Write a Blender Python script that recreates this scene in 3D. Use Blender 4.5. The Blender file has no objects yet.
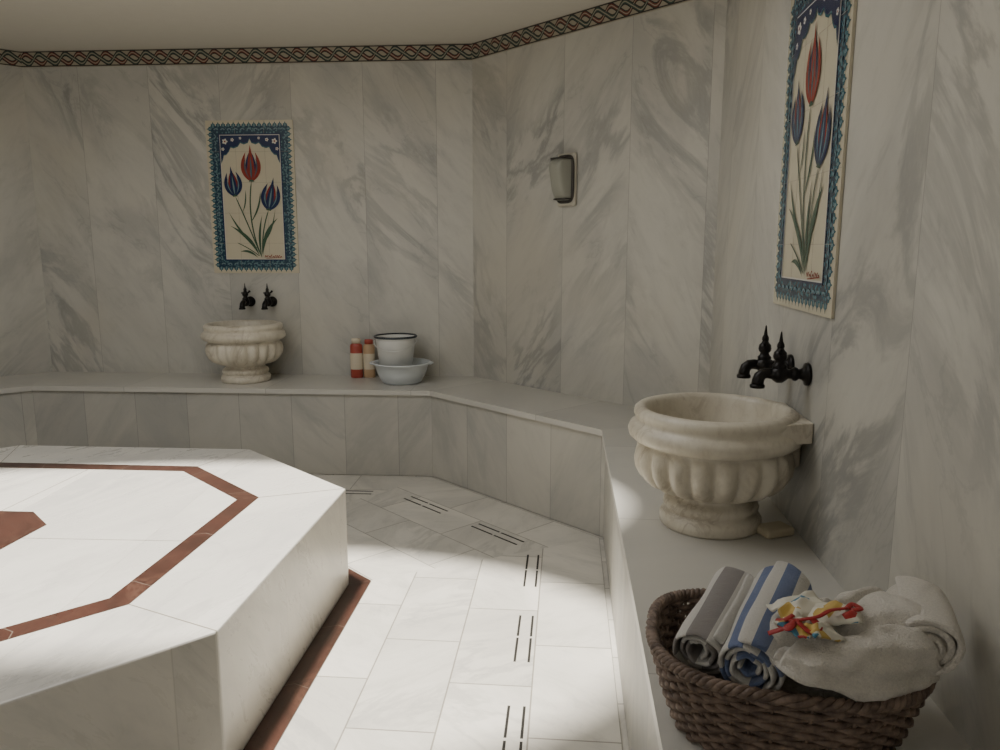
import bpy, bmesh, math, random
from mathutils import Vector, Matrix, noise
random.seed(4)
pi=math.pi
scn=bpy.context.scene
COL=scn.collection

# ------------------------------------------------------------------ node helpers
class NT:
    def __init__(s,name):
        m=bpy.data.materials.new(name); m.use_nodes=True
        s.m=m; s.t=m.node_tree; s.b=s.t.nodes['Principled BSDF']
    def n(s,typ,**k):
        nd=s.t.nodes.new(typ)
        for a,v in k.items(): setattr(nd,a,v)
        return nd
    def put(s,sock,v):
        if isinstance(v,bpy.types.NodeSocket): s.t.links.new(v,sock)
        else: sock.default_value=v
    def M(s,op,a,b=0.0,c=0.0):
        nd=s.n('ShaderNodeMath',operation=op)
        s.put(nd.inputs[0],a); s.put(nd.inputs[1],b); s.put(nd.inputs[2],c)
        return nd.outputs[0]
    def mix(s,f,a,b):
        nd=s.n('ShaderNodeMix',data_type='RGBA')
        s.put(nd.inputs[0],f); s.put(nd.inputs[6],a if isinstance(a,bpy.types.NodeSocket) else c4(a)); s.put(nd.inputs[7],b if isinstance(b,bpy.types.NodeSocket) else c4(b))
        return nd.outputs[2]
    def step(s,v,lo,hi):
        nd=s.n('ShaderNodeMapRange',interpolation_type='SMOOTHSTEP')
        s.put(nd.inputs[0],v); nd.inputs[1].default_value=lo; nd.inputs[2].default_value=hi
        return nd.outputs[0]
    def uv(s):
        return s.n('ShaderNodeTexCoord').outputs['UV']
    def obj(s):
        return s.n('ShaderNodeTexCoord').outputs['Object']
    def sep(s,v):
        nd=s.n('ShaderNodeSeparateXYZ'); s.put(nd.inputs[0],v); return nd.outputs
    def comb(s,x,y,z):
        nd=s.n('ShaderNodeCombineXYZ'); s.put(nd.inputs[0],x); s.put(nd.inputs[1],y); s.put(nd.inputs[2],z); return nd.outputs[0]
    def noise(s,v,scale,detail=5,rough=.55,dist=0):
        nd=s.n('ShaderNodeTexNoise'); s.put(nd.inputs['Vector'],v)
        nd.inputs['Scale'].default_value=scale; nd.inputs['Detail'].default_value=detail
        nd.inputs['Roughness'].default_value=rough; nd.inputs['Distortion'].default_value=dist
        return nd.outputs[0]
    def bump(s,h,strength=.2,dist=.01):
        nd=s.n('ShaderNodeBump'); s.put(nd.inputs['Height'],h)
        nd.inputs['Strength'].default_value=strength; nd.inputs['Distance'].default_value=dist
        s.put(s.b.inputs['Normal'],nd.outputs[0])
def c4(c): return (c[0],c[1],c[2],1.0)
def plain(name,c,rough=.5,metal=0,var=.0,bump=0,bscale=60):
    k=NT(name); o=k.obj()
    nz=k.noise(o,18,4)
    d=tuple(x*(1-var) for x in c)
    k.put(k.b.inputs['Base Color'],k.mix(nz,c,d))
    k.b.inputs['Roughness'].default_value=rough; k.b.inputs['Metallic'].default_value=metal
    if bump: k.bump(k.noise(o,bscale,3),bump,.01)
    return k.m
def marble(name,base,cloud,vein,w=.42,rough=.3,va=.6,coord='uv',seam=(.2,.19,.17),shear=.55,sc=1.0,brick=None,seamw=.0018,ca=1.0,seama=.75,fine=.35,vw=.055,patina=None,thin=0):
    k=NT(name)
    src=k.uv() if coord=='uv' else k.obj()
    o=k.sep(src); u,v=o[0],o[1]
    if coord!='uv':
        vec1=k.n('ShaderNodeVectorMath',operation='MULTIPLY'); k.put(vec1.inputs[0],src); vec1.inputs[1].default_value=(2.2*sc,2.2*sc,1.3*sc)
        vec=vec1.outputs[0]
    else:
        if brick:
            bw,bh=brick
            row=k.M('FLOOR',k.M('DIVIDE',v,bh))
            sh=k.M('MULTIPLY',k.M('MODULO',k.M('ADD',row,100.0),2.0),bw*.5)
            uu=k.M('ADD',u,sh)
            col=k.M('FLOOR',k.M('DIVIDE',uu,bw))
            idx=k.M('ADD',k.M('MULTIPLY',row,17.3),col)
        else:
            idx=k.M('FLOOR',k.M('DIVIDE',u,w))
        wn=k.n('ShaderNodeTexWhiteNoise',noise_dimensions='1D'); k.put(wn.inputs['W'],idx); rnd=wn.outputs['Value']
        sg=k.M('SUBTRACT',k.M('MULTIPLY',k.M('GREATER_THAN',rnd,.35),2.0),1.0)
        p=k.M('ADD',u,k.M('MULTIPLY',k.M('MULTIPLY',sg,shear),v))
        vec=k.comb(k.M('MULTIPLY',p,2.0*sc),k.M('MULTIPLY',v,.95*sc),k.M('MULTIPLY',rnd,37.0))
    n1=k.noise(vec,1.1,7,.6,1.0)
    f1=k.step(n1,.38,.68)
    n2=k.noise(vec,1.0,9,.62,1.8)
    rid=k.M('ABSOLUTE',k.M('SUBTRACT',n2,.5))
    vn=k.M('SUBTRACT',1.0,k.step(rid,0.0,vw))
    n3=k.noise(vec,.9,2,.5)
    vn=k.M('MULTIPLY',k.M('MULTIPLY',vn,k.step(n3,.42,.66)),va)
    colr=k.mix(k.M('MULTIPLY',f1,ca),base,cloud)
    n4=k.noise(vec,7,6,.7,.5)
    colr=k.mix(k.M('MULTIPLY',k.step(n4,.45,.8),fine*ca),colr,vein)
    colr=k.mix(vn,colr,vein)
    if thin:
        n5=k.noise(vec,1.7,8,.6,1.2)
        r5=k.M('SUBTRACT',1.0,k.step(k.M('ABSOLUTE',k.M('SUBTRACT',n5,.52)),0.0,.02))
        colr=k.mix(k.M('MULTIPLY',k.M('MULTIPLY',r5,k.step(n1,.45,.6)),thin),colr,vein)
    if patina:
        pn=k.noise(k.comb(u,v,3.3) if coord=='uv' else src,1.3,3,.5)
        colr=k.mix(k.M('MULTIPLY',k.step(pn,.42,.75),.5),colr,patina)
    if coord=='uv':
        hs=k.n('ShaderNodeHueSaturation'); k.put(hs.inputs['Color'],colr)
        k.put(hs.inputs['Value'],k.M('ADD',k.M('MULTIPLY',rnd,.12),.93)); colr=hs.outputs[0]
        if brick:
            fr=k.M('FRACT',k.M('DIVIDE',uu,bw)); d1=k.M('MULTIPLY',k.M('MINIMUM',fr,k.M('SUBTRACT',1.0,fr)),bw)
            fr2=k.M('FRACT',k.M('DIVIDE',v,bh)); d2=k.M('MULTIPLY',k.M('MINIMUM',fr2,k.M('SUBTRACT',1.0,fr2)),bh)
            d=k.M('MINIMUM',d1,d2)
        else:
            fr=k.M('FRACT',k.M('DIVIDE',u,w)); d=k.M('MULTIPLY',k.M('MINIMUM',fr,k.M('SUBTRACT',1.0,fr)),w)
        colr=k.mix(k.M('MULTIPLY',k.M('LESS_THAN',d,seamw),seama),colr,seam)
    k.put(k.b.inputs['Base Color'],colr)
    k.put(k.b.inputs['Roughness'],k.M('ADD',k.M('MULTIPLY',n4,.15),rough-.07))
    return k.m

# ------------------------------------------------------------------ mesh builder
class MB:
    def __init__(s): s.v=[];s.f=[];s.m=[];s.sm=[];s.uv=[];s.mats=[]
    def mi(s,mat):
        if mat not in s.mats: s.mats.append(mat)
        return s.mats.index(mat)
    def add(s,verts,faces,mat,smooth=False,uvs=None,T=None):
        b=len(s.v); i=s.mi(mat)
        for p in verts:
            p=Vector(p); s.v.append(T@p if T else p)
        for f in faces:
            s.f.append([b+j for j in f]); s.m.append(i); s.sm.append(smooth)
            s.uv.append([uvs[j] for j in f] if uvs else [(0,0)]*len(f))
    def prism(s,poly,z0,z1,mat,T=None,topmat=None):
        n=len(poly)
        vs=[(p[0],p[1],z1) for p in poly]; s.add(vs,[list(range(n))],topmat or mat,uvs=[(p[0],p[1]) for p in poly],T=T)
        vs=[(p[0],p[1],z0) for p in poly]; s.add(vs,[list(range(n))[::-1]],mat,uvs=[(p[0],p[1]) for p in poly],T=T)
        acc=0
        for i in range(n):
            a=poly[i]; c=poly[(i+1)%n]; L=math.hypot(c[0]-a[0],c[1]-a[1])
            s.add([(a[0],a[1],z0),(c[0],c[1],z0),(c[0],c[1],z1),(a[0],a[1],z1)],[[0,1,2,3]],mat,
                  uvs=[(acc,z0),(acc+L,z0),(acc+L,z1),(acc,z1)],T=T)
            acc+=L
    def box(s,x0,x1,y0,y1,z0,z1,mat,T=None):
        s.prism([(x0,y0),(x1,y0),(x1,y1),(x0,y1)],z0,z1,mat,T)
    def lathe(s,prof,mat,seg=48,T=None,flute=None,nfl=20,amp=.05,smooth=True):
        vs=[];fs=[];n=len(prof)
        for j in range(seg):
            th=2*pi*j/seg
            for i,(r,z) in enumerate(prof):
                rr=r
                if flute and flute[i]: rr=r*(1+amp*flute[i]*(abs(math.cos(th*nfl/2))-.75))
                vs.append((rr*math.cos(th),rr*math.sin(th),z))
        for j in range(seg):
            k2=(j+1)%seg
            for i in range(n-1):
                fs.append([j*n+i,k2*n+i,k2*n+i+1,j*n+i+1])
        s.add(vs,fs,mat,smooth,T=T)
    def tube(s,pts,rad,mat,seg=8,T=None,closed=False,cap=True,smooth=True,flat=1.0):
        pts=[Vector(p) for p in pts]; n=len(pts)
        if not hasattr(rad,'__len__'): rad=[rad]*n
        vs=[];fs=[];nrm=None
        for i in range(n):
            if closed: t=(pts[(i+1)%n]-pts[i-1])
            else: t=pts[min(i+1,n-1)]-pts[max(i-1,0)]
            if t.length<1e-9: t=Vector((0,0,1))
            t.normalize()
            if nrm is None:
                nrm=Vector((0,0,1)) if abs(t.z)<.9 else Vector((1,0,0))
            nrm=(nrm-t*nrm.dot(t))
            if nrm.length<1e-6: nrm=t.orthogonal()
            nrm.normalize(); bn=t.cross(nrm)
            for j in range(seg):
                a=2*pi*j/seg
                vs.append(pts[i]+nrm*math.cos(a)*rad[i]+bn*math.sin(a)*rad[i]*flat)
        for i in range(n if closed else n-1):
            i2=(i+1)%n
            for j in range(seg):
                j2=(j+1)%seg
                fs.append([i*seg+j,i*seg+j2,i2*seg+j2,i2*seg+j])
        if cap and not closed:
            fs.append(list(range(seg))[::-1]); fs.append([(n-1)*seg+j for j in range(seg)])
        s.add(vs,fs,mat,smooth,T=T)
    def make(s,name,parent=None):
        me=bpy.data.meshes.new(name)
        me.from_pydata([tuple(v) for v in s.v],[],s.f)
        for m in s.mats: me.materials.append(m)
        uvl=me.uv_layers.new(name='UVMap')
        for p,mi,sm,uv in zip(me.polygons,s.m,s.sm,s.uv):
            p.material_index=mi; p.use_smooth=sm
            for li,c in zip(p.loop_indices,uv): uvl.data[li].uv=c
        me.update()
        o=bpy.data.objects.new(name,me); COL.objects.link(o)
        if parent: o.parent=parent
        return o
def bevel(o,w,seg=2,ang=.6):
    m=o.modifiers.new('bev','BEVEL'); m.width=w; m.segments=seg; m.limit_method='ANGLE'; m.angle_limit=ang
def weld(o):
    bm=bmesh.new(); bm.from_mesh(o.data); bmesh.ops.remove_doubles(bm,verts=bm.verts,dist=1e-5)
    bmesh.ops.recalc_face_normals(bm,faces=bm.faces); bm.to_mesh(o.data); bm.free()
def empty(name,loc=(0,0,0)):
    o=bpy.data.objects.new(name,None); COL.objects.link(o); o.location=loc; return o

# ------------------------------------------------------------------ materials
m_wall=marble('wall_marble',(.54,.525,.47),(.43,.42,.385),(.225,.225,.215),w=.47,rough=.38,va=.68,seama=.55,seamw=.0015,fine=.28,vw=.08,sc=.9,shear=.6,patina=(.51,.475,.39),thin=.28)
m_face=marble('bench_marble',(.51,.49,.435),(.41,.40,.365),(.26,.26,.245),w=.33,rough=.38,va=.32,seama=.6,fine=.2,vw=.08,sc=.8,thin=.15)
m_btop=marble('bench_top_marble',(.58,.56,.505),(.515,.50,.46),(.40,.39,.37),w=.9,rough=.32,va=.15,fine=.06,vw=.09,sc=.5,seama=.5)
m_floor=marble('floor_marble',(.71,.675,.60),(.58,.555,.495),(.39,.38,.345),brick=(.52,.27),rough=.30,va=.45,seamw=.0026,seam=(.20,.18,.145),sc=1.2,thin=.2)
m_plat=marble('platform_marble',(.71,.68,.615),(.61,.59,.54),(.45,.44,.41),w=.6,rough=.28,va=.35,ca=.9,seam=(.4,.38,.33),seama=.4,thin=.15)
m_basin=marble('basin_marble',(.68,.63,.52),(.57,.52,.42),(.33,.27,.19),coord='obj',rough=.38,va=.5,sc=3.0)
m_brown=marble('brown_marble',(.062,.026,.018),(.044,.020,.014),(.12,.062,.042),w=.4,rough=.30,va=.5,sc=4,seam=(.18,.14,.11))
m_joint=plain('joint_grout',(.28,.25,.20),.8)
m_ceil=plain('ceiling_plaster',(.60,.57,.495),.9,var=.06,bump=.05)
m_slot=plain('drain_slot',(.02,.018,.015),.6)
m_iron=plain('dark_bronze',(.020,.018,.017),.34,.7,var=.3)
m_cream=plain('tile_cream',(.58,.53,.40),.2,var=.1)
_k=NT('tile_teal'); _v=_k.n('ShaderNodeTexVoronoi',feature='F1'); _k.put(_v.inputs['Vector'],_k.obj()); _v.inputs['Scale'].default_value=60
_f=_k.step(_v.outputs['Distance'],.25,.5)
_k.put(_k.b.inputs['Base Color'],_k.mix(_f,(.09,.18,.20),(.018,.045,.075))); _k.b.inputs['Roughness'].default_value=.25; m_teal=_k.m
m_teal2=plain('tile_turquoise',(.045,.125,.15),.25,var=.3)
m_teal3=plain('tile_pale_blue',(.15,.24,.26),.25,var=.2)
m_navy=plain('tile_navy',(.012,.024,.085),.25,var=.3)
m_red=plain('tile_red',(.26,.03,.018),.25,var=.2)
m_green=plain('tile_green',(.05,.10,.06),.25,var=.2)
m_white=plain('tile_white',(.62,.60,.53),.25)
m_fbase=plain('frieze_cream',(.38,.34,.26),.3,var=.1)
m_fblack=plain('frieze_black',(.02,.02,.02),.3)
m_fred=plain('frieze_red',(.17,.035,.025),.3)
m_fgreen=plain('frieze_green',(.045,.085,.07),.3)

# ------------------------------------------------------------------ room layout (metres)
H_C=2.65; H_B=.54
W=[Vector((-4.92,-.9)),Vector((-4.49,4.03)),Vector((-3.12,5.228)),Vector((-.175,5.03)),Vector((1.038,3.709)),Vector((.637,-.9))]
WN=['wall_left','wall_back_left','wall_back','wall_back_right','wall_right']
def nrm(d): return Vector((-d.y,d.x))      # outward for clockwise order
def offs(pts,d):
    out=[]
    n=len(pts)
    for i in range(n):
        ns=[]
        if i>0: ns.append(nrm((pts[i]-pts[i-1]).normalized()))
        if i<n-1: ns.append(nrm((pts[i+1]-pts[i]).normalized()))
        if len(ns)==1:
            nn=ns[0]; out.append(pts[i]-Vector((d/nn.x if abs(nn.x)>.1 else 0,0)))
        else:
            out.append(pts[i]-d*(ns[0]+ns[1])/(1+ns[0].dot(ns[1])))
    return out
WO=offs(W,-.15)
for i,nm in enumerate(WN):
    b=MB(); A,B=W[i],W[i+1]; L=(B-A).length
    b.add([(A.x,A.y,0),(B.x,B.y,0),(B.x,B.y,H_C),(A.x,A.y,H_C)],[[0,1,2,3]],m_wall,uvs=[(i*7.1,0),(i*7.1+L,0),(i*7.1+L,H_C),(i*7.1,H_C)])
    A2,B2=WO[i],WO[i+1]
    vs=[(A.x,A.y,0),(B.x,B.y,0),(B2.x,B2.y,0),(A2.x,A2.y,0),(A.x,A.y,H_C),(B.x,B.y,H_C),(B2.x,B2.y,H_C),(A2.x,A2.y,H_C)]
    b.add(vs,[[3,2,6,7],[4,5,6,7],[0,3,2,1],[0,4,7,3],[1,2,6,5]],m_ceil)
    b.make(nm)
# front wall (behind the camera) with an opening for an added window
WX0,WX1,WZ0,WZ1=-3.1,-1.3,1.15,2.25
b=MB()
b.box(-5.1,WX0,-1.05,-.9,0,H_C,m_wall); b.box(WX1,.8,-1.05,-.9,0,H_C,m_wall)
b.box(WX0,WX1,-1.05,-.9,0,WZ0,m_wall); b.box(WX0,WX1,-1.05,-.9,WZ1,H_C,m_wall)
b.make('wall_front')
m_wf=plain('added_window_frame',(.6,.58,.52),.5)
b=MB()
for (x0,x1,z0,z1) in ((WX0,WX0+.05,WZ0,WZ1),(WX1-.05,WX1,WZ0,WZ1),(WX0,WX1,WZ0,WZ0+.05),(WX0,WX1,WZ1-.05,WZ1),((WX0+WX1)/2-.025,(WX0+WX1)/2+.025,WZ0,WZ1)):
    b.box(x0,x1,-1.0,-.95,z0,z1,m_wf)
b.make('added_window_1')  # invented frame around the fill lamp, out of view

A=Vector((-.634,3.0));Bs=Vector((-1.227,3.616));E=Vector((-2.405,3.695));F=Vector((-3.045,3.12));G=Vector((-3.145,1.95));Hh=Vector((-2.55,1.33));D=Vector((-1.372,1.252));C=Vector((-.7315,1.826))
PL=[A,C,D,Hh,G,F,E,Bs]   # clockwise
def polyoff(P,d):
    out=[];n=len(P)
    for i in range(n):
        n1=nrm((P[i]-P[i-1]).normalized()); n2=nrm((P[(i+1)%n]-P[i]).normalized())
        out.append(P[i]-d*(n1+n2)/(1+n1.dot(n2)))
    return out
BI=offs(W,.535)   # bench inner line
# ---- floor
b=MB()
fp=[(-5.1,-1.05),(.8,-1.05),(1.2,3.8),(-.1,5.3),(-3.2,5.5),(-4.8,4.1)]
b.prism(fp,-.12,-.003,m_floor)
def sector(poly,P0,P1):
    d=(P1-P0).normalized(); n=nrm(d)
    uv=[((p-P0).dot(d),-(p-P0).dot(n)) for p in poly]
    b.add([(p.x,p.y,0) for p in poly],[list(range(len(poly)))],m_floor,uvs=uv)
sector([BI[4],BI[5],Vector((-.9,-.9)),C,A][::-1],BI[4],BI[5])
sector([BI[3],BI[4],A,Bs],BI[3],BI[4])
sector([BI[2],BI[3],Bs,E],BI[2],BI[3])
sector([BI[1],BI[2],E,F],BI[1],BI[2])
b.make('floor')
# ---- ceiling with an oval skylight
SKX,SKY,SKA,SKB=-1.60,2.42,1.70,.84
bm=bmesh.new()
outer=[bm.verts.new((p.x,p.y,H_C)) for p in WO]
inner=[bm.verts.new((SKX+SKA*math.cos(2*pi*i/64),SKY+SKB*math.sin(2*pi*i/64),H_C)) for i in range(64)]
eds=[]
for ring in (outer,inner):
    for i in range(len(ring)): eds.append(bm.edges.new((ring[i],ring[(i+1)%len(ring)])))
bmesh.ops.triangle_fill(bm,use_beauty=True,edges=eds)
up=[bm.verts.new((v.co.x,v.co.y,H_C+.25)) for v in inner]
for i in range(64): bm.faces.new((inner[i],inner[(i+1)%64],up[(i+1)%64],up[i]))
me=bpy.data.meshes.new('ceiling'); bm.to_mesh(me); bm.free(); me.materials.append(m_ceil)
o=bpy.data.objects.new('ceiling',me); COL.objects.link(o)

# ---- bench
b=MB()
N=len(W)
face=offs(W,.535-.018)
for i in range(N-1):
    a0,a1,w0,w1=BI[i],BI[i+1],W[i],W[i+1]; f0,f1=face[i],face[i+1]
    d=(a1-a0).normalized(); L=(a1-a0).length; o0=i*3.3
    U=lambda p:((p-a0).dot(d)+o0,(p-a0).dot(nrm(d)))
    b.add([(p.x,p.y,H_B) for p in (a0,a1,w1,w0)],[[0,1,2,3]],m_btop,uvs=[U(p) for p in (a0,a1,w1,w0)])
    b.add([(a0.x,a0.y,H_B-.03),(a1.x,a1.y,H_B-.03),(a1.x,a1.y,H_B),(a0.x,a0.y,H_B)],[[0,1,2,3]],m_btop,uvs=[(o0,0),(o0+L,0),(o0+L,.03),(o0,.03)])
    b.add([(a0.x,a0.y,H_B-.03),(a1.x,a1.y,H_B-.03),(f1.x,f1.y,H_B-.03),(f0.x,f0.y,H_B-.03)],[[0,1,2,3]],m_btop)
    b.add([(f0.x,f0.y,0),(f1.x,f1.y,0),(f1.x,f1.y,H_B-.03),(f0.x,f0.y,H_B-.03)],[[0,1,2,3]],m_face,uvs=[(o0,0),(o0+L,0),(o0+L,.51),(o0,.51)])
bo=b.make('marble_bench')

# ---- heated platform
HS=.42
plat=empty('heated_marble_platform')
b=MB(); b.prism([tuple(p) for p in PL][::-1],0,HS,m_plat); o=b.make('slab_body',plat); weld(o); bevel(o,.006,2)
def ring(P,d0,d1,z,mat,name,h=.0015):
    b=MB(); a=polyoff(P,d0); c=polyoff(P,d1); n=len(P); acc=0
    for i in range(n):
        j=(i+1)%n; L=(a[j]-a[i]).length
        b.add([(a[i].x,a[i].y,z),(a[j].x,a[j].y,z),(c[j].x,c[j].y,z),(c[i].x,c[i].y,z)],[[0,1,2,3]],mat,uvs=[(acc,0),(acc+L,0),(acc+L,abs(d1-d0)),(acc,abs(d1-d0))])
        for q in (a,c):
            b.add([(q[i].x,q[i].y,z-h),(q[j].x,q[j].y,z-h),(q[j].x,q[j].y,z),(q[i].x,q[i].y,z)],[[0,1,2,3]],mat)
        acc+=L
    return b.make(name,plat)
ring(PL,.31,.385,HS+.0015,m_brown,'inlay_band')
ring(PL,-.085,0.0,.004,m_brown,'floor_border',h=.004)
cc=sum(PL,Vector((0,0)))/8
sm=[cc+(p-cc)*.215 for p in PL]
b=MB(); b.prism([tuple(p) for p in sm][::-1],HS-.001,HS+.0015,m_brown); b.make('centre_inlay',plat)
b=MB(); io=polyoff(PL,.31); ii=polyoff(PL,.385)
def strip(b,p,q,w,z,mat):
    d=(q-p).normalized(); n=nrm(d)*w/2
    b.add([(p+n).to_3d()+Vector((0,0,z)),(q+n).to_3d()+Vector((0,0,z)),(q-n).to_3d()+Vector((0,0,z)),(p-n).to_3d()+Vector((0,0,z))],[[0,1,2,3]],mat)
for i in range(8):
    strip(b,PL[i],io[i],.003,HS+.001,m_joint)
for i in range(8):
    p=(ii[i]+ii[(i+1)%8])/2; q=(sm[i]+sm[(i+1)%8])/2
    if i%2==0: strip(b,p,q,.002,HS+.001,m_joint)
b.make('joints',plat)

# ---- floor drains
def drains(P0,P1,start,count,o1=.288):
    d=(P1-P0).normalized(); n=nrm(d)
    for k in range(count):
        s0=start+k*.585
        b=MB()
        for off in (o1,o1+.048):
            for (sa,sb) in ((0,.155),(.17,.33)):
                p=P0+d*(s0+sa)-n*off; q=P0+d*(s0+sb)-n*off
                h=n*.0042
                b.prism([tuple(p+h),tuple(p-h),tuple(q-h),tuple(q+h)],.0,.0015,m_slot)
        b.make('floor_drain')
drains(BI[4],BI[5],.24,6)
drains(BI[3],BI[4],.22,2,.31)
drains(BI[2],BI[3],.14,4,.30)

# ---- frieze at the top of the wall
FH=.10
for i in range(N-1):
    P0,P1=W[i],W[i+1]; d=(P1-P0).normalized(); L=(P1-P0).length; n=nrm(d)
    T=Matrix(((d.x,n.x,0,P0.x),(d.y,n.y,0,P0.y),(0,0,1,H_C-FH),(0,0,0,1)))
    b=MB()
    b.box(0,L,-.008,0,0,FH,m_fbase,T)
    def rib(fn,w,mat,y):
        st=int(L/.012); vs=[];fs=[]
        for k in range(st+1):
            x=L*k/st; z=fn(x)
            vs+= [(x,y,max(.003,z-w/2)),(x,y,min(FH-.003,z+w/2))]
        for k in range(st): fs.append([2*k,2*k+2,2*k+3,2*k+1])
        b.add(vs,fs,mat,T=T)
    K=2*pi/.18
    for (ph,mm,yy) in ((0,m_fred,-.0085),(pi,m_fgreen,-.009)):
        f=lambda x:FH/2+.029*math.sin(K*x+ph)+.006*math.sin(2*K*x)
        rib(f,.032,m_fblack,yy)
        rib(f,.018,mm,yy-.0003)
        rib(f,.006,m_fbase,yy-.0006)
    rib(lambda x:.005,.008,m_fblack,-.0098); rib(lambda x:FH-.005,.008,m_fblack,-.0098)
    b.make('trim_%d'%(i+1))

def wallT(i,px,py,z):
    P0,P1=W[i],W[i+1]; d=(P1-P0).normalized(); n=nrm(d)
    q=P0+d*((Vector((px,py))-P0).dot(d))
    return Matrix(((d.x,n.x,0,q.x),(d.y,n.y,0,q.y),(0,0,1,z),(0,0,0,1)))

# ---- tulip tile panels
def panel(T,mirror=1):
    b=MB(); w=.29;h=.98
    b.box(-w,w,-.008,0,0,h,m_cream)
    lay=[-.0083]; DL=.000008
    def poly(pts,mat):
        lay[0]-=DL
        b.add([(p[0],lay[0],p[1]) for p in pts],[list(range(len(pts)))],mat)
    def rectring(x,z0,z1,t,mat):
        poly([(-x,z0),(x,z0),(x,z0+t),(-x,z0+t)],mat);poly([(-x,z1-t),(x,z1-t),(x,z1),(-x,z1)],mat)
        poly([(-x,z0),(-x+t,z0),(-x+t,z1),(-x,z1)],mat);poly([(x-t,z0),(x,z0),(x,z1),(x-t,z1)],mat)
    def leaf(p0,p1,p2,wd,mat,e=.8,skew=1.0):
        L=[];R=[]
        for k in range(15):
            t=k/14; x=(1-t)**2*p0[0]+2*t*(1-t)*p1[0]+t*t*p2[0]; z=(1-t)**2*p0[1]+2*t*(1-t)*p1[1]+t*t*p2[1]
            dx=2*(1-t)*(p1[0]-p0[0])+2*t*(p2[0]-p1[0]); dz=2*(1-t)*(p1[1]-p0[1])+2*t*(p2[1]-p1[1])
            l=math.hypot(dx,dz) or 1; ww=wd/2*(math.sin(pi*t**skew)**e if 0<t<1 else 0)
            L.append((x-dz/l*ww,z+dx/l*ww)); R.append((x+dz/l*ww,z-dx/l*ww))
        lay[0]-=DL
        for k in range(14):
            q=[L[k],L[k+1],R[k+1],R[k]]
            b.add([(p[0],lay[0],p[1]) for p in q],[[0,1,2,3]],mat)
    def stem(p0,p1,p2,wd,mat): leaf(p0,p1,p2,wd,mat,.12)
    rectring(.256,.034,.946,.054,m_teal)
    nx=15; nz=26
    for k in range(nx):
        x=-.256+.512*(k+.5)/nx; hw=.0145
        for z,sg in ((.036,-1),(.944,1)):
            poly([(x-hw,z),(x+hw,z),(x+hw*.95,z+sg*.012),(x+hw*.3,z+sg*.017),(x,z+sg*.029),(x-hw*.3,z+sg*.017),(x-hw*.95,z+sg*.012)],m_teal2)
            leaf((x,z-sg*.006),(x,z+sg*.004),(x,z+sg*.016),.010,m_teal3)
    for k in range(nz):
        z=.036+.908*(k+.5)/nz; hw=.0145
        for x,sg in ((-.254,-1),(.254,1)):
            poly([(x,z-hw),(x,z+hw),(x+sg*.012,z+hw*.95),(x+sg*.017,z+hw*.3),(x+sg*.029,z),(x+sg*.017,z-hw*.3),(x+sg*.012,z-hw*.95)],m_teal2)
            leaf((x-sg*.006,z),(x+sg*.004,z),(x+sg*.016,z),.010,m_teal3)
    rectring(.207,.083,.897,.007,m_navy)
    rectring(.2,.09,.89,.004,m_white)
    for k in range(11):
        for z in (.058,.922):
            x=-.22+.44*k/10; leaf((x-.016,z),(x,z+.008),(x+.016,z),.012,m_teal3); leaf((x-.006,z),(x,z),(x+.006,z),.007,m_navy)
    for k in range(20):
        for x in (-.232,.232):
            z=.10+.78*k/19; leaf((x,z-.016),(x+.006,z),(x,z+.016),.012,m_teal3); leaf((x,z-.006),(x,z),(x,z+.006),.007,m_navy)
    arch=[(0,.872),(.012,.845),(.040,.836),(.062,.846),(.080,.822),(.108,.812),(.128,.818),(.142,.79),(.160,.77),(.176,.768),(.184,.74),(.196,.715)]
    for s in (-1,1):
        lay[0]-=DL
        for k in range(len(arch)-1):
            a,c=arch[k],arch[k+1]
            b.add([(s*a[0],lay[0],a[1]),(s*c[0],lay[0],c[1]),(s*c[0],lay[0],.886),(s*a[0],lay[0],.886)],[[0,1,2,3]],m_navy)
        lay[0]-=DL
        for k in range(len(arch)-1):
            a,c=arch[k],arch[k+1]
            b.add([(s*a[0],lay[0],a[1]-.008),(s*c[0],lay[0],c[1]-.008),(s*c[0],lay[0],c[1]),(s*a[0],lay[0],a[1])],[[0,1,2,3]],m_teal2)
        for (x,z,r) in ((.165,.848,.019),(.115,.858,.012),(.062,.868,.009),(.180,.80,.011)):
            for a in range(5):
                th=a*2*pi/5
                leaf((s*x,z),(s*x+r*.6*math.cos(th),z+r*.6*math.sin(th)),(s*x+r*math.cos(th),z+r*math.sin(th)),r*.7,m_white,.6)
            leaf((s*x-r*.3,z),(s*x,z),(s*x+r*.3,z),r*.6,m_red,.5)
    g=m_green
    base=(.045,.10)
    stem(base,(-.05,.34),(0.0,.60),.009,g)
    stem((.035,.12),(-.03,.30),(-.115,.50),.008,g)
    stem((.05,.12),(.05,.28),(.105,.41),.008,g)
    stem((.03,.11),(-.03,.16),(-.12,.20),.006,g)
    leaf((.03,.11),(-.02,.24),(-.160,.31),.024,g,1.1); leaf((.05,.11),(.06,.27),(.165,.36),.024,g,1.1)
    leaf((.02,.16),(-.09,.25),(-.165,.40),.014,g,1.1); leaf((.045,.10),(.02,.24),(.06,.38),.016,g,1.1)
    leaf((.02,.10),(-.04,.16),(-.10,.14),.016,g,1.1); leaf((.05,.2),(.12,.24),(.15,.42),.010,g,1.1)
    leaf((-.02,.33),(.05,.42),(.055,.53),.012,g); leaf((-.07,.40),(-.04,.46),(-.045,.54),.009,g)
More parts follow.
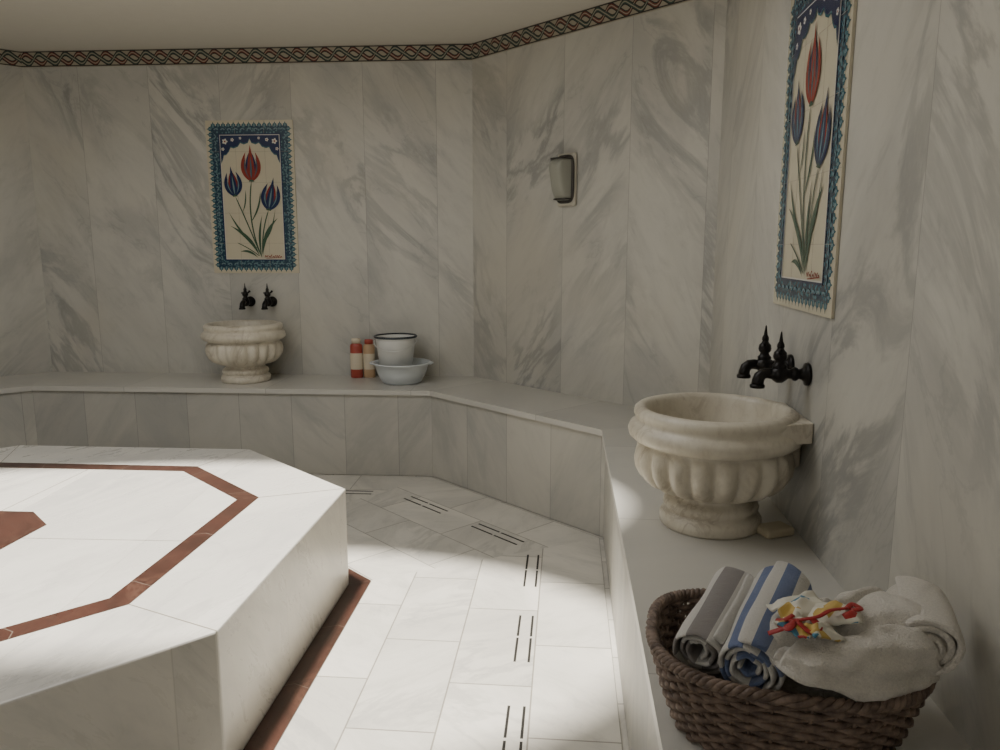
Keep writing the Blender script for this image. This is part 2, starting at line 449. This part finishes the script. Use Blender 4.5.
    def tulip(cx,cz,h2,w2,tilt,c1,c2,c3):
        def P(x,z):
            c,s=math.cos(tilt),math.sin(tilt); return (cx+x*c-z*s,cz+x*s+z*c)
        leaf(P(0,0),P(-w2*.6,h2*.5),P(-w2*.16,h2*.95),w2*.5,c2,1.0,.75)
        leaf(P(0,0),P(w2*.6,h2*.5),P(w2*.16,h2*.95),w2*.5,c2,1.0,.75)
        leaf(P(-.004,0),P(-w2*1.3,h2*.42),P(-w2*.5,h2*.98),w2*.58,c1,1.0,.8)
        leaf(P(.004,0),P(w2*1.3,h2*.42),P(w2*.5,h2*.98),w2*.58,c1,1.0,.8)
        leaf(P(0,0),P(0,h2*.4),P(0,h2*1.22),w2*.80,c1,1.0,.7)
        leaf(P(0,h2*.08),P(0,h2*.4),P(0,h2*.85),w2*.20,c3,1.0,.8)
        for s2 in (-1,1):
            leaf(P(s2*w2*.2,h2*.1),P(s2*w2*.9,h2*.42),P(s2*w2*.5,h2*.8),w2*.13,c3,1.0)
        leaf(P(-w2*.3,-.002),P(0,.012),P(w2*.3,-.002),.014,m_green)
    tulip(0,.595,.19,.062,0,m_red,m_navy,m_teal2)
    tulip(-.115,.50,.160,.056,.12,m_navy,m_red,m_teal3)
    tulip(.105,.41,.175,.060,-.2,m_navy,m_red,m_teal3)
    for k in range(9):
        x=.065+.013*k; stem((x,.100),(x+.004,.118+.01*(k%3==0)),(x+.011,.104+.012*(k%2)),.0045,m_red)
    stem((.07,.096),(.12,.10),(.185,.105),.003,m_red)
    for z in (.196,.392,.588,.784): b.box(-w,w,-.0084,-.008,z-.0007,z+.0007,m_joint)
    for x in (-.097,.097): b.box(x-.0007,x+.0007,-.0084,-.008,0,h,m_joint)
    o=b.make('tulip_tile_panel'); o.matrix_world=T@Matrix.Translation((0,-.001,0))
    return o
panel(wallT(2,-1.625,5.13,1.225))
panel(wallT(4,.916,2.31,1.21))

# ---- basins
def basin(T):
    e=empty('marble_basin'); e.matrix_world=T
    prof=[(0,0),(.150,0),(.155,.008),(.156,.030),(.150,.040),(.138,.046),(.137,.052),(.143,.058),(.146,.068),(.141,.080),(.130,.088),(.122,.094),(.120,.100),(.126,.108),
          (.160,.116),(.192,.130),(.216,.152),(.231,.180),(.236,.210),(.232,.238),(.222,.254),(.216,.262),(.224,.266),(.244,.272),(.258,.284),(.262,.300),(.256,.316),(.244,.326),
          (.238,.332),(.240,.340),(.245,.350),(.243,.364),(.234,.372),(.222,.375),(.211,.371),(.204,.360),(.200,.33),(.185,.26),(.15,.215),(.08,.197),(0,.193)]
    fl=[0]*14+[.5,1,1.2,1.2,1.1,.8,.2]+[0]*20
    b=MB(); b.lathe(prof,m_basin,seg=240,flute=fl,nfl=20,amp=.09)
    b.make('bowl',e)
    b=MB()
    pts=[(-.150,.250),(-.205,.09)]
    a0=math.atan2(.09,-.200); a1=math.atan2(.09,.200)
    for k in range(21):
        a=a0+(a1-a0)*k/20; pts.append((.219*math.cos(a),.219*math.sin(a)))
    pts+=[(.205,.09),(.150,.250)]
    b.prism(pts[::-1],.300,.360,m_basin)
    o=b.make('back_ledge',e); weld(o); bevel(o,.018,4)
    b=MB()
    b.prism([(-.08,.10),(.08,.10),(.06,.250),(-.06,.250)],.20,.31,m_basin)
    o=b.make('wall_bracket',e); weld(o); bevel(o,.012,3)
    return e
def wallTo(i,px,py,z,off):
    T=wallT(i,px,py,z); return T@Matrix.Translation((0,-off,0))
basin(wallTo(2,-1.635,5.13,H_B+.0005,.252))
basin(wallTo(4,.913,2.27,H_B+.0005,.252))

def tap(T):
    e=empty('wall_tap'); e.matrix_world=T
    b=MB(); R=Matrix.Rotation(pi/2,4,'X')
    b.lathe([(0,0),(.033,0),(.035,.004),(.033,.011),(.021,.015),(.017,.022),(.0145,.030),(.019,.034),(.021,.040),(.019,.046),(.0145,.050),(.0145,.060),(.021,.068),(.027,.078),(.027,.092),(.021,.101),(.016,.106),(.014,.118),(0,.118)],m_iron,seg=24,T=R)
    pts=[(0,-.100,0),(0,-.116,.002),(0,-.131,0),(0,-.141,-.009),(0,-.145,-.022),(0,-.146,-.036)]
    b.tube(pts,[.015,.0155,.016,.017,.0175,.0185],m_iron,seg=16)
    b.lathe([(0,-.004),(.021,-.004),(.022,.003),(.018,.008),(0,.008)],m_iron,seg=20,T=Matrix.Translation((0,-.146,-.038)))
    b.make('spout_body',e)
    b=MB()
    b.lathe([(0,0),(.020,0),(.021,.014),(.015,.020),(.013,.027),(.018,.032),(.020,.040),(.018,.052),(.012,.058),(.009,.064),(.011,.069),(.010,.076),(.006,.084),(.0038,.098),(.002,.112),(0,.114)],m_iron,seg=20,T=Matrix.Translation((0,-.085,.012)))
    b.tube([(0,-.085,.056),(.012,-.088,.060),(.026,-.092,.066),(.036,-.095,.076)],[.007,.006,.0055,.007],m_iron,seg=10)
    b.tube([(0,-.085,.056),(-.012,-.082,.060),(-.026,-.078,.062)],[.007,.006,.006],m_iron,seg=10)
    b.make('handle',e)
    return e
tap(wallT(4,.908,2.200,1.03)); tap(wallT(4,.92,2.375,1.03))
tap(wallT(2,-1.68,5.13,1.035)); tap(wallT(2,-1.53,5.12,1.035))

# ---- wall lamp
m_glass=plain('frosted_glass',(.33,.33,.28),.3,var=.15)
m_frame=plain('lamp_frame',(.06,.055,.05),.4,.5)
m_lplate=plain('lamp_plate',(.50,.47,.39),.5)
e=empty('wall_lamp'); e.matrix_world=wallT(3,.392,4.42,1.77)
b=MB()
b.box(-.068,.068,-.028,0,-.145,.145,m_lplate); o=b.make('backplate',e); weld(o); bevel(o,.012,3)
b=MB(); vs=[];fs=[];uu=14;vv=18
def dep(s,t): return .115*max(0,(1-abs(s)**6))**.5*(.55+.45*(t*.5+.5))*max(0,(1-abs(t)**5))**.6
for i in range(uu+1):
    for j in range(vv+1):
        s=-1+2*i/uu; t=-1+2*j/vv
        vs.append((s*.055,-.028-dep(s,t),t*.118+.002))
for i in range(uu):
    for j in range(vv): a=i*(vv+1)+j; fs.append([a,a+vv+1,a+vv+2,a+1])
b.add(vs,fs,m_glass,True); b.make('diffuser',e)
b=MB()
rr=[]
for k in range(48):
    th=2*pi*k/48; c,s=math.cos(th),math.sin(th)
    rr.append((math.copysign(abs(c)**.4,c)*.060,-.032,math.copysign(abs(s)**.4,s)*.124+.002))
b.tube(rr,.009,m_frame,closed=True)
for t in (-.93,.93):
    pts=[(.057*(-1+2*k/14),-.030-dep(-1+2*k/14,t*.9),t*.118+.002) for k in range(15)]
    b.tube(pts,.0045,m_frame)
b.make('frame',e)

# ---- bucket, tub, bottles on the far bench
m_pw=plain('white_plastic',(.68,.68,.65),.35)
m_pt=plain('tub_plastic',(.62,.66,.68),.3)
m_pd=plain('dark_plastic',(.03,.04,.05),.4)
b=MB()
b.lathe([(0,0),(.115,0),(.125,.006),(.155,.06),(.172,.118),(.186,.124),(.189,.130),(.186,.134),(.170,.130),(.150,.065),(.120,.012),(0,.010)],m_pt,seg=64)
for s in (-1,1):
    b.tube([(s*.178,-.04,.124),(s*.193,-.035,.126),(s*.200,0,.126),(s*.193,.035,.126),(s*.178,.04,.124)],.006,m_pt)
o=b.make('plastic_tub'); o.location=(-.630,4.81,H_B+.0005)
e=empty('plastic_bucket',(-.668,4.83,H_B+.103))
b=MB()
b.lathe([(0,0),(.098,0),(.104,.005),(.126,.17),(.128,.178),(.134,.182),(.134,.188),(.124,.190),(.122,.183),(.116,.17),(.098,.012),(0,.012)],m_pw,seg=64)
b.lathe([(.124,.184),(.136,.185),(.139,.193),(.134,.199),(.124,.197)],m_pd,seg=64)
b.tube([(.136*math.cos(a),.136*math.sin(a),.165-.055*math.sin(a-pi)) for a in [pi+pi*k/20 for k in range(21)]],.0025,m_pw,seg=6)
b.make('pail',e)
b=MB(); b.lathe([(.08,-.085),(.095,-.085),(.115,-.03),(.108,-.001),(.085,-.001)],m_pt,seg=48); b.make('stand_ring',e)
def bottle(x,y,r,h,mb,mc,ml):
    b=MB()
    S=Matrix.Diagonal((1.2,.75,1,1))
    b.lathe([(0,0),(r*.9,0),(r,.006),(r,h*.80),(r*.92,h*.85),(r*.55,h*.88),(r*.5,h*.89)],mb,seg=32,T=S)
    b.lathe([(r*1.012,h*.22),(r*1.02,h*.23),(r*1.02,h*.62),(r*1.012,h*.63)],ml,seg=32,T=S)
    b.lathe([(0,h*.88),(r*.75,h*.88),(r*.75,h*.98),(r*.68,h),(0,h)],mc,seg=24,T=S)
    o=b.make('shampoo_bottle'); o.location=(x,y,H_B+.0005)
m_or=plain('orange_plastic',(.50,.33,.19),.35); m_rd=plain('red_plastic',(.36,.06,.04),.35); m_lab=plain('label_cream',(.64,.56,.42),.4)
bottle(-.950,4.98,.034,.262,m_rd,m_lab,m_lab); bottle(-.868,4.99,.032,.255,m_or,m_rd,m_lab)

# ---- soap block by the near basin
b=MB(); b.box(-.05,.05,-.035,.035,0,.028,plain('soap',(.52,.45,.31),.5,var=.15)); o=b.make('soap_bar'); weld(o); bevel(o,.01,3)
o.location=(.830,2.19,H_B+.0005); o.rotation_euler=(0,0,.35)

# ---- wicker basket
k=NT('wicker'); nz=k.noise(k.obj(),40,4,.6); nz2=k.noise(k.obj(),260,2)
k.put(k.b.inputs['Base Color'],k.mix(k.step(nz,.3,.7),(.085,.056,.042),(.27,.195,.15))); k.b.inputs['Roughness'].default_value=.6; k.bump(nz2,.3,.002); m_wick=k.m
BC=(.508,1.275); BR=math.radians(-14)
e=empty('wicker_basket',(BC[0],BC[1],H_B+.002)); e.rotation_euler=(0,0,BR)
BH=.150
def sup(th,hx,hy,p=2.7):
    c,s=math.cos(th),math.sin(th)
    return (math.copysign(abs(c)**(2/p),c)*hx,math.copysign(abs(s)**(2/p),s)*hy)
def hxy(z):
    t=z/BH; return .176+.050*t**.8,.135+.044*t**.8
b=MB(); NS=46; SEG=276
for kk in range(14):
    z=.007+kk*.0105; hx,hy=hxy(z); pts=[]
    for j in range(SEG):
        th=2*pi*j/SEG; w=.0048*math.cos(NS/2*th+kk*pi)
        x,y=sup(th,hx+w,hy+w); pts.append((x,y,z+.0015*math.sin(3*th+kk)))
    b.tube(pts,.0062,m_wick,seg=6,closed=True)
b.make('weave',e)
b=MB()
for j in range(NS):
    th=2*pi*(j)/NS; pts=[]
    for i in range(6):
        z=BH*i/5; hx,hy=hxy(z); x,y=sup(th,hx,hy); pts.append((x,y,z))
    b.tube(pts,.0034,m_wick,seg=6)
b.make('stakes',e)
b=MB()
for s in range(3):
    pts=[]
    for j in range(360):
        th=2*pi*j/360; ph=34*th+2*pi*s/3; hx,hy=hxy(BH)
        rr=.006*math.cos(ph); x,y=sup(th,hx+rr+.003,hy+rr+.003); pts.append((x,y,BH+.006+.006*math.sin(ph)+.005*math.cos(2*th)))
    b.tube(pts,.0060,m_wick,seg=6,closed=True)
b.make('braided_rim',e)
b=MB()
pl=[sup(2*pi*j/60,.174,.133) for j in range(60)]
b.prism(pl,.001,.010,m_wick); b.make('base',e)

# ---- towels
def terry(name,cols,period,rough=.95,bs=420):
    k=NT(name)
    u=k.sep(k.uv())[0]
    f=k.M('FRACT',k.M('DIVIDE',u,period))
    r=k.n('ShaderNodeValToRGB'); r.color_ramp.interpolation='CONSTANT'
    el=r.color_ramp.elements
    el[0].position=cols[0][0]; el[0].color=c4(cols[0][1])
    el[1].position=cols[1][0]; el[1].color=c4(cols[1][1])
    for p,c in cols[2:]:
        q=el.new(p); q.color=c4(c)
    k.put(r.inputs[0],f)
    nz=k.noise(k.obj(),bs,3,.7)
    hs=k.n('ShaderNodeHueSaturation'); k.put(hs.inputs['Color'],r.outputs[0]); k.put(hs.inputs['Value'],k.M('ADD',k.M('MULTIPLY',nz,.5),.75))
    k.put(k.b.inputs['Base Color'],hs.outputs[0]); k.b.inputs['Roughness'].default_value=rough
    k.b.inputs['Sheen Weight'].default_value=.3
    k.bump(k.M('ADD',nz,k.noise(k.obj(),60,3,.6)),.9,.006)
    return k.m
def roll(name,p0,p1,R,pitch,th,mat,wob=.004,flat=1.0,phase=0,seed=0):
    p0,p1=Vector(p0),Vector(p1); ax=(p1-p0); L=ax.length; ax.normalize()
    up=Vector((0,0,1)); sd=ax.cross(up).normalized(); up=sd.cross(ax)
    turns=(R-.008)/pitch; n=int(turns*34); m=18
    vs=[];uv=[];fs=[];s=0;pr=None
    for i in range(n+1):
        a=2*pi*turns*i/n; r=.008+(R-.008)*i/n
        x,y=r*math.cos(a+phase-2*pi*turns),r*math.sin(a+phase-2*pi*turns)
        if pr: s+=math.hypot(x-pr[0],y-pr[1])
        pr=(x,y)
        for j in range(m+1):
            t=j/m
            edge=1+.05*math.sin(pi*t)
            dd=noise.noise(Vector((x*16+seed,y*16,t*L*9)))*wob
            k2=1+dd/max(r,.02)
            stick=(.006*math.sin(i*.13+seed)+.003*math.sin(i*.9))*(1 if j in(0,m) else 0)*(1 if j else -1)
            P=p0+sd*(x*edge*k2)+up*(y*edge*k2*flat)+ax*(t*L+stick)
            vs.append(P); uv.append((s,t*L))
    for i in range(n):
        for j in range(m): a=i*(m+1)+j; fs.append([a,a+m+1,a+m+2,a+1])
    uv=[(u-s,v) for u,v in uv]
    b=MB(); b.add(vs,fs,mat,True,uvs=uv); o=b.make(name)
    md=o.modifiers.new('s','SOLIDIFY'); md.thickness=th; md.offset=-1
    sb=o.modifiers.new('ss','SUBSURF'); sb.levels=1; sb.render_levels=1
    return o
WT=(.78,.755,.70)
GR=(.31,.28,.265); BL=(.14,.195,.37)
m_t1=terry('towel_grey_stripe',[(0,WT),(.20,GR),(.45,WT),(.62,GR),(.85,WT)],.13)
m_t2=terry('towel_blue_stripe',[(0,WT),(.22,BL),(.42,WT),(.62,BL),(.82,WT)],.12)
m_t3=terry('towel_cream',[(0,(.78,.735,.66)),(.9,(.78,.735,.66))],.3,bs=300)
roll('rolled_towel',(.335,1.195,.720),(.462,1.405,.742),.043,.0105,.0075,m_t1,wob=.008,phase=1.0,seed=3,flat=.92)
roll('rolled_towel',(.402,1.140,.722),(.545,1.370,.756),.050,.011,.008,m_t2,wob=.008,phase=1.9,seed=9,flat=.95)
# folded towel filling the basket
b=MB(); vs=[];fs=[];nu=60;nv=14
for i in range(nv+1):
    t=i/nv; ph=-pi/2+pi*t
    for j in range(nu):
        x,y=sup(2*pi*j/nu,.190*max(.0,math.cos(ph))**.35,.137*max(0,math.cos(ph))**.35,3.2)
        z=.075+.058*math.sin(ph)
        sc=.84+.12*(z/.15)
        vs.append((x*sc,y*sc,z+.004*noise.noise(Vector((x*20,y*20,2)))))
for i in range(nv):
    for j in range(nu):
        j2=(j+1)%nu; fs.append([i*nu+j,i*nu+j2,(i+1)*nu+j2,(i+1)*nu+j])
b.add(vs,fs,m_t3,True); o=b.make('folded_towel'); o.location=(BC[0],BC[1],H_B-.002); o.rotation_euler=(0,0,BR)
# bundled thick towel: folded layers whose right end is rolled over the rim
b=MB(); vs=[];fs=[];nu=160;nv=64
cx,cy,cz=.576,1.170,.752
for i in range(nv+1):
    ph=-pi/2+pi*i/nv
    for j in range(nu):
        th=2*pi*j/nu
        cr=max(0,math.cos(ph))**.55
        x,y=sup(th,.150*cr,.102*cr,2.4)
        z=.072*math.copysign(abs(math.sin(ph))**.75,math.sin(ph))
        z*= .84+.26*(x/.15)+.10*math.sin(x*22)
        lay=1+.03*math.sin(z*190+2*x*10)*(1 if abs(z)<.062 else .3)
        nn=noise.noise(Vector((x*13,y*13,z*13+7)))*.018+noise.noise(Vector((x*34,y*34,z*34)))*.008
        fold=0
        for (c0,sl,wd,am) in ((.02,.35,.008,.024),(-.045,-.25,.009,.018),(.06,.8,.008,.018)):
            fold-=am*math.exp(-((y-c0-sl*x-.008*math.sin(x*40))/wd)**2)*(1 if z>0 else 0)
        r=Vector((x*lay,y*lay,z+fold))
        if r.length>1e-5: r+=r.normalized()*nn
        a=math.radians(8)
        vs.append((cx+r.x*math.cos(a)-r.y*math.sin(a),cy+r.x*math.sin(a)+r.y*math.cos(a),cz+r.z))
for i in range(nv):
    for j in range(nu):
        j2=(j+1)%nu; fs.append([i*nu+j,i*nu+j2,(i+1)*nu+j2,(i+1)*nu+j])
b.add(vs,fs,m_t3,True); b.make('bundled_towel')
roll('rolled_towel',(.672,1.110,.770),(.732,1.265,.780),.045,.0135,.011,m_t3,wob=.012,flat=.85,phase=2.2,seed=5)

# ---- small patterned sachet with red ribbon
k=NT('sachet_print'); vo=k.n('ShaderNodeTexVoronoi'); k.put(vo.inputs['Vector'],k.obj()); vo.inputs['Scale'].default_value=36
rv=k.sep(vo.outputs['Color'])[0]
r=k.n('ShaderNodeValToRGB'); r.color_ramp.interpolation='CONSTANT'; k.put(r.inputs[0],rv); el=r.color_ramp.elements
el[0].color=c4((.70,.67,.57)); el[1].position=.48; el[1].color=c4((.55,.38,.10))
for p,c in ((.66,(.70,.67,.57)),(.84,(.06,.22,.34)),(.93,(.40,.03,.025))): q=el.new(p); q.color=c4(c)
k.put(k.b.inputs['Base Color'],r.outputs[0]); k.b.inputs['Roughness'].default_value=.5; m_sac=k.m
m_rib=plain('red_ribbon',(.36,.02,.02),.45)
e=empty('patterned_sachet',(.508,1.140,.797)); e.scale=(.9,.9,.9)
for (ox,oy,oz,rz,sx,sy,tl) in ((-.005,.055,.004,.4,.085,.055,.1),(.03,.015,.008,-.3,.085,.06,.25),(-.035,-.01,.0,.9,.07,.05,-.2),(.0,-.035,0,.2,.06,.04,-.3)):
    b=MB(); vs=[];fs=[];n=16
    for i in range(n+1):
        for j in range(n+1):
            s=-1+2*i/n;t=-1+2*j/n
            x=s*sx*.6;y=t*sy*.6; z=oz+.014*noise.noise(Vector((s*2.2+ox*99,t*2.2,1)))+.016*(1-s*s)*(1-t*t)+tl*x
            x2=ox+x*math.cos(rz)-y*math.sin(rz); y2=oy+x*math.sin(rz)+y*math.cos(rz)
            vs.append((x2,y2,z+.006))
    for i in range(n):
        for j in range(n): a=i*(n+1)+j; fs.append([a,a+n+1,a+n+2,a+1])
    b.add(vs,fs,m_sac,True); o=b.make('cloth',e); md=o.modifiers.new('s','SOLIDIFY'); md.thickness=.004
b=MB()
def rb(pts):
    P=[]
    for i in range(len(pts)-1):
        for t in range(6):
            a=Vector(pts[i]);c=Vector(pts[i+1]); P.append(a.lerp(c,t/6))
    P.append(Vector(pts[-1]))
    for _ in range(3): P=[P[0]]+[(P[i-1]+P[i]*2+P[i+1])/4 for i in range(1,len(P)-1)]+[P[-1]]
    b.tube(P,.0024,m_rib,seg=8,flat=2.4)
rb([(-.07,.0,.012),(-.045,-.025,.024),(-.01,-.03,.032),(.02,-.01,.036),(.055,.0,.034)])
rb([(-.045,-.025,.024),(-.065,-.045,.016),(-.075,-.02,.014),(-.045,-.01,.026)])
rb([(-.045,-.03,.024),(-.03,-.055,.014),(-.01,-.045,.020),(-.02,-.03,.030)])
rb([(-.05,-.03,.024),(-.07,-.035,.014),(-.095,-.03,.002)])
rb([(.055,.0,.034),(.07,.015,.036),(.08,-.002,.034),(.06,-.008,.034)])
b.make('ribbon',e)

# ------------------------------------------------------------------ lights
sun=bpy.data.lights.new('sun','SUN'); sun.energy=10.5; sun.angle=math.radians(4.5); sun.color=(1,.95,.865)
so=bpy.data.objects.new('sun',sun); COL.objects.link(so)
so.rotation_euler=Vector((.15,.05,-1)).to_track_quat('-Z','Y').to_euler(); so.location=(-1.5,2.4,6)
al=bpy.data.lights.new('skylight','AREA'); al.shape='ELLIPSE'; al.size=3.2; al.size_y=1.6; al.energy=32; al.color=(1,.985,.96)
ao=bpy.data.objects.new('skylight',al); COL.objects.link(ao); ao.location=(SKX,SKY,H_C+.2)
wl=bpy.data.lights.new('added_fill_light','AREA'); wl.shape='RECTANGLE'; wl.size=1.7; wl.size_y=1.0; wl.energy=15; wl.color=(1,.97,.92)  # added fill lamp behind the camera, brightens right wall and basket
wo=bpy.data.objects.new('added_fill_light',wl); COL.objects.link(wo); wo.location=((WX0+WX1)/2,-1.02,(WZ0+WZ1)/2)
wo.rotation_euler=Vector((0,1,0)).to_track_quat('-Z','Z').to_euler()
w=bpy.data.worlds.new('world'); scn.world=w; w.use_nodes=True
w.node_tree.nodes['Background'].inputs[0].default_value=(.9,.93,1,1); w.node_tree.nodes['Background'].inputs[1].default_value=.5

# ------------------------------------------------------------------ camera
cam=bpy.data.cameras.new('camera'); cam.sensor_width=36; cam.lens=27.36; cam.clip_start=.02
co=bpy.data.objects.new('camera',cam); COL.objects.link(co); co.location=(0,0,1.4); co.rotation_euler=(math.radians(90-9.6),0,0)
scn.camera=co
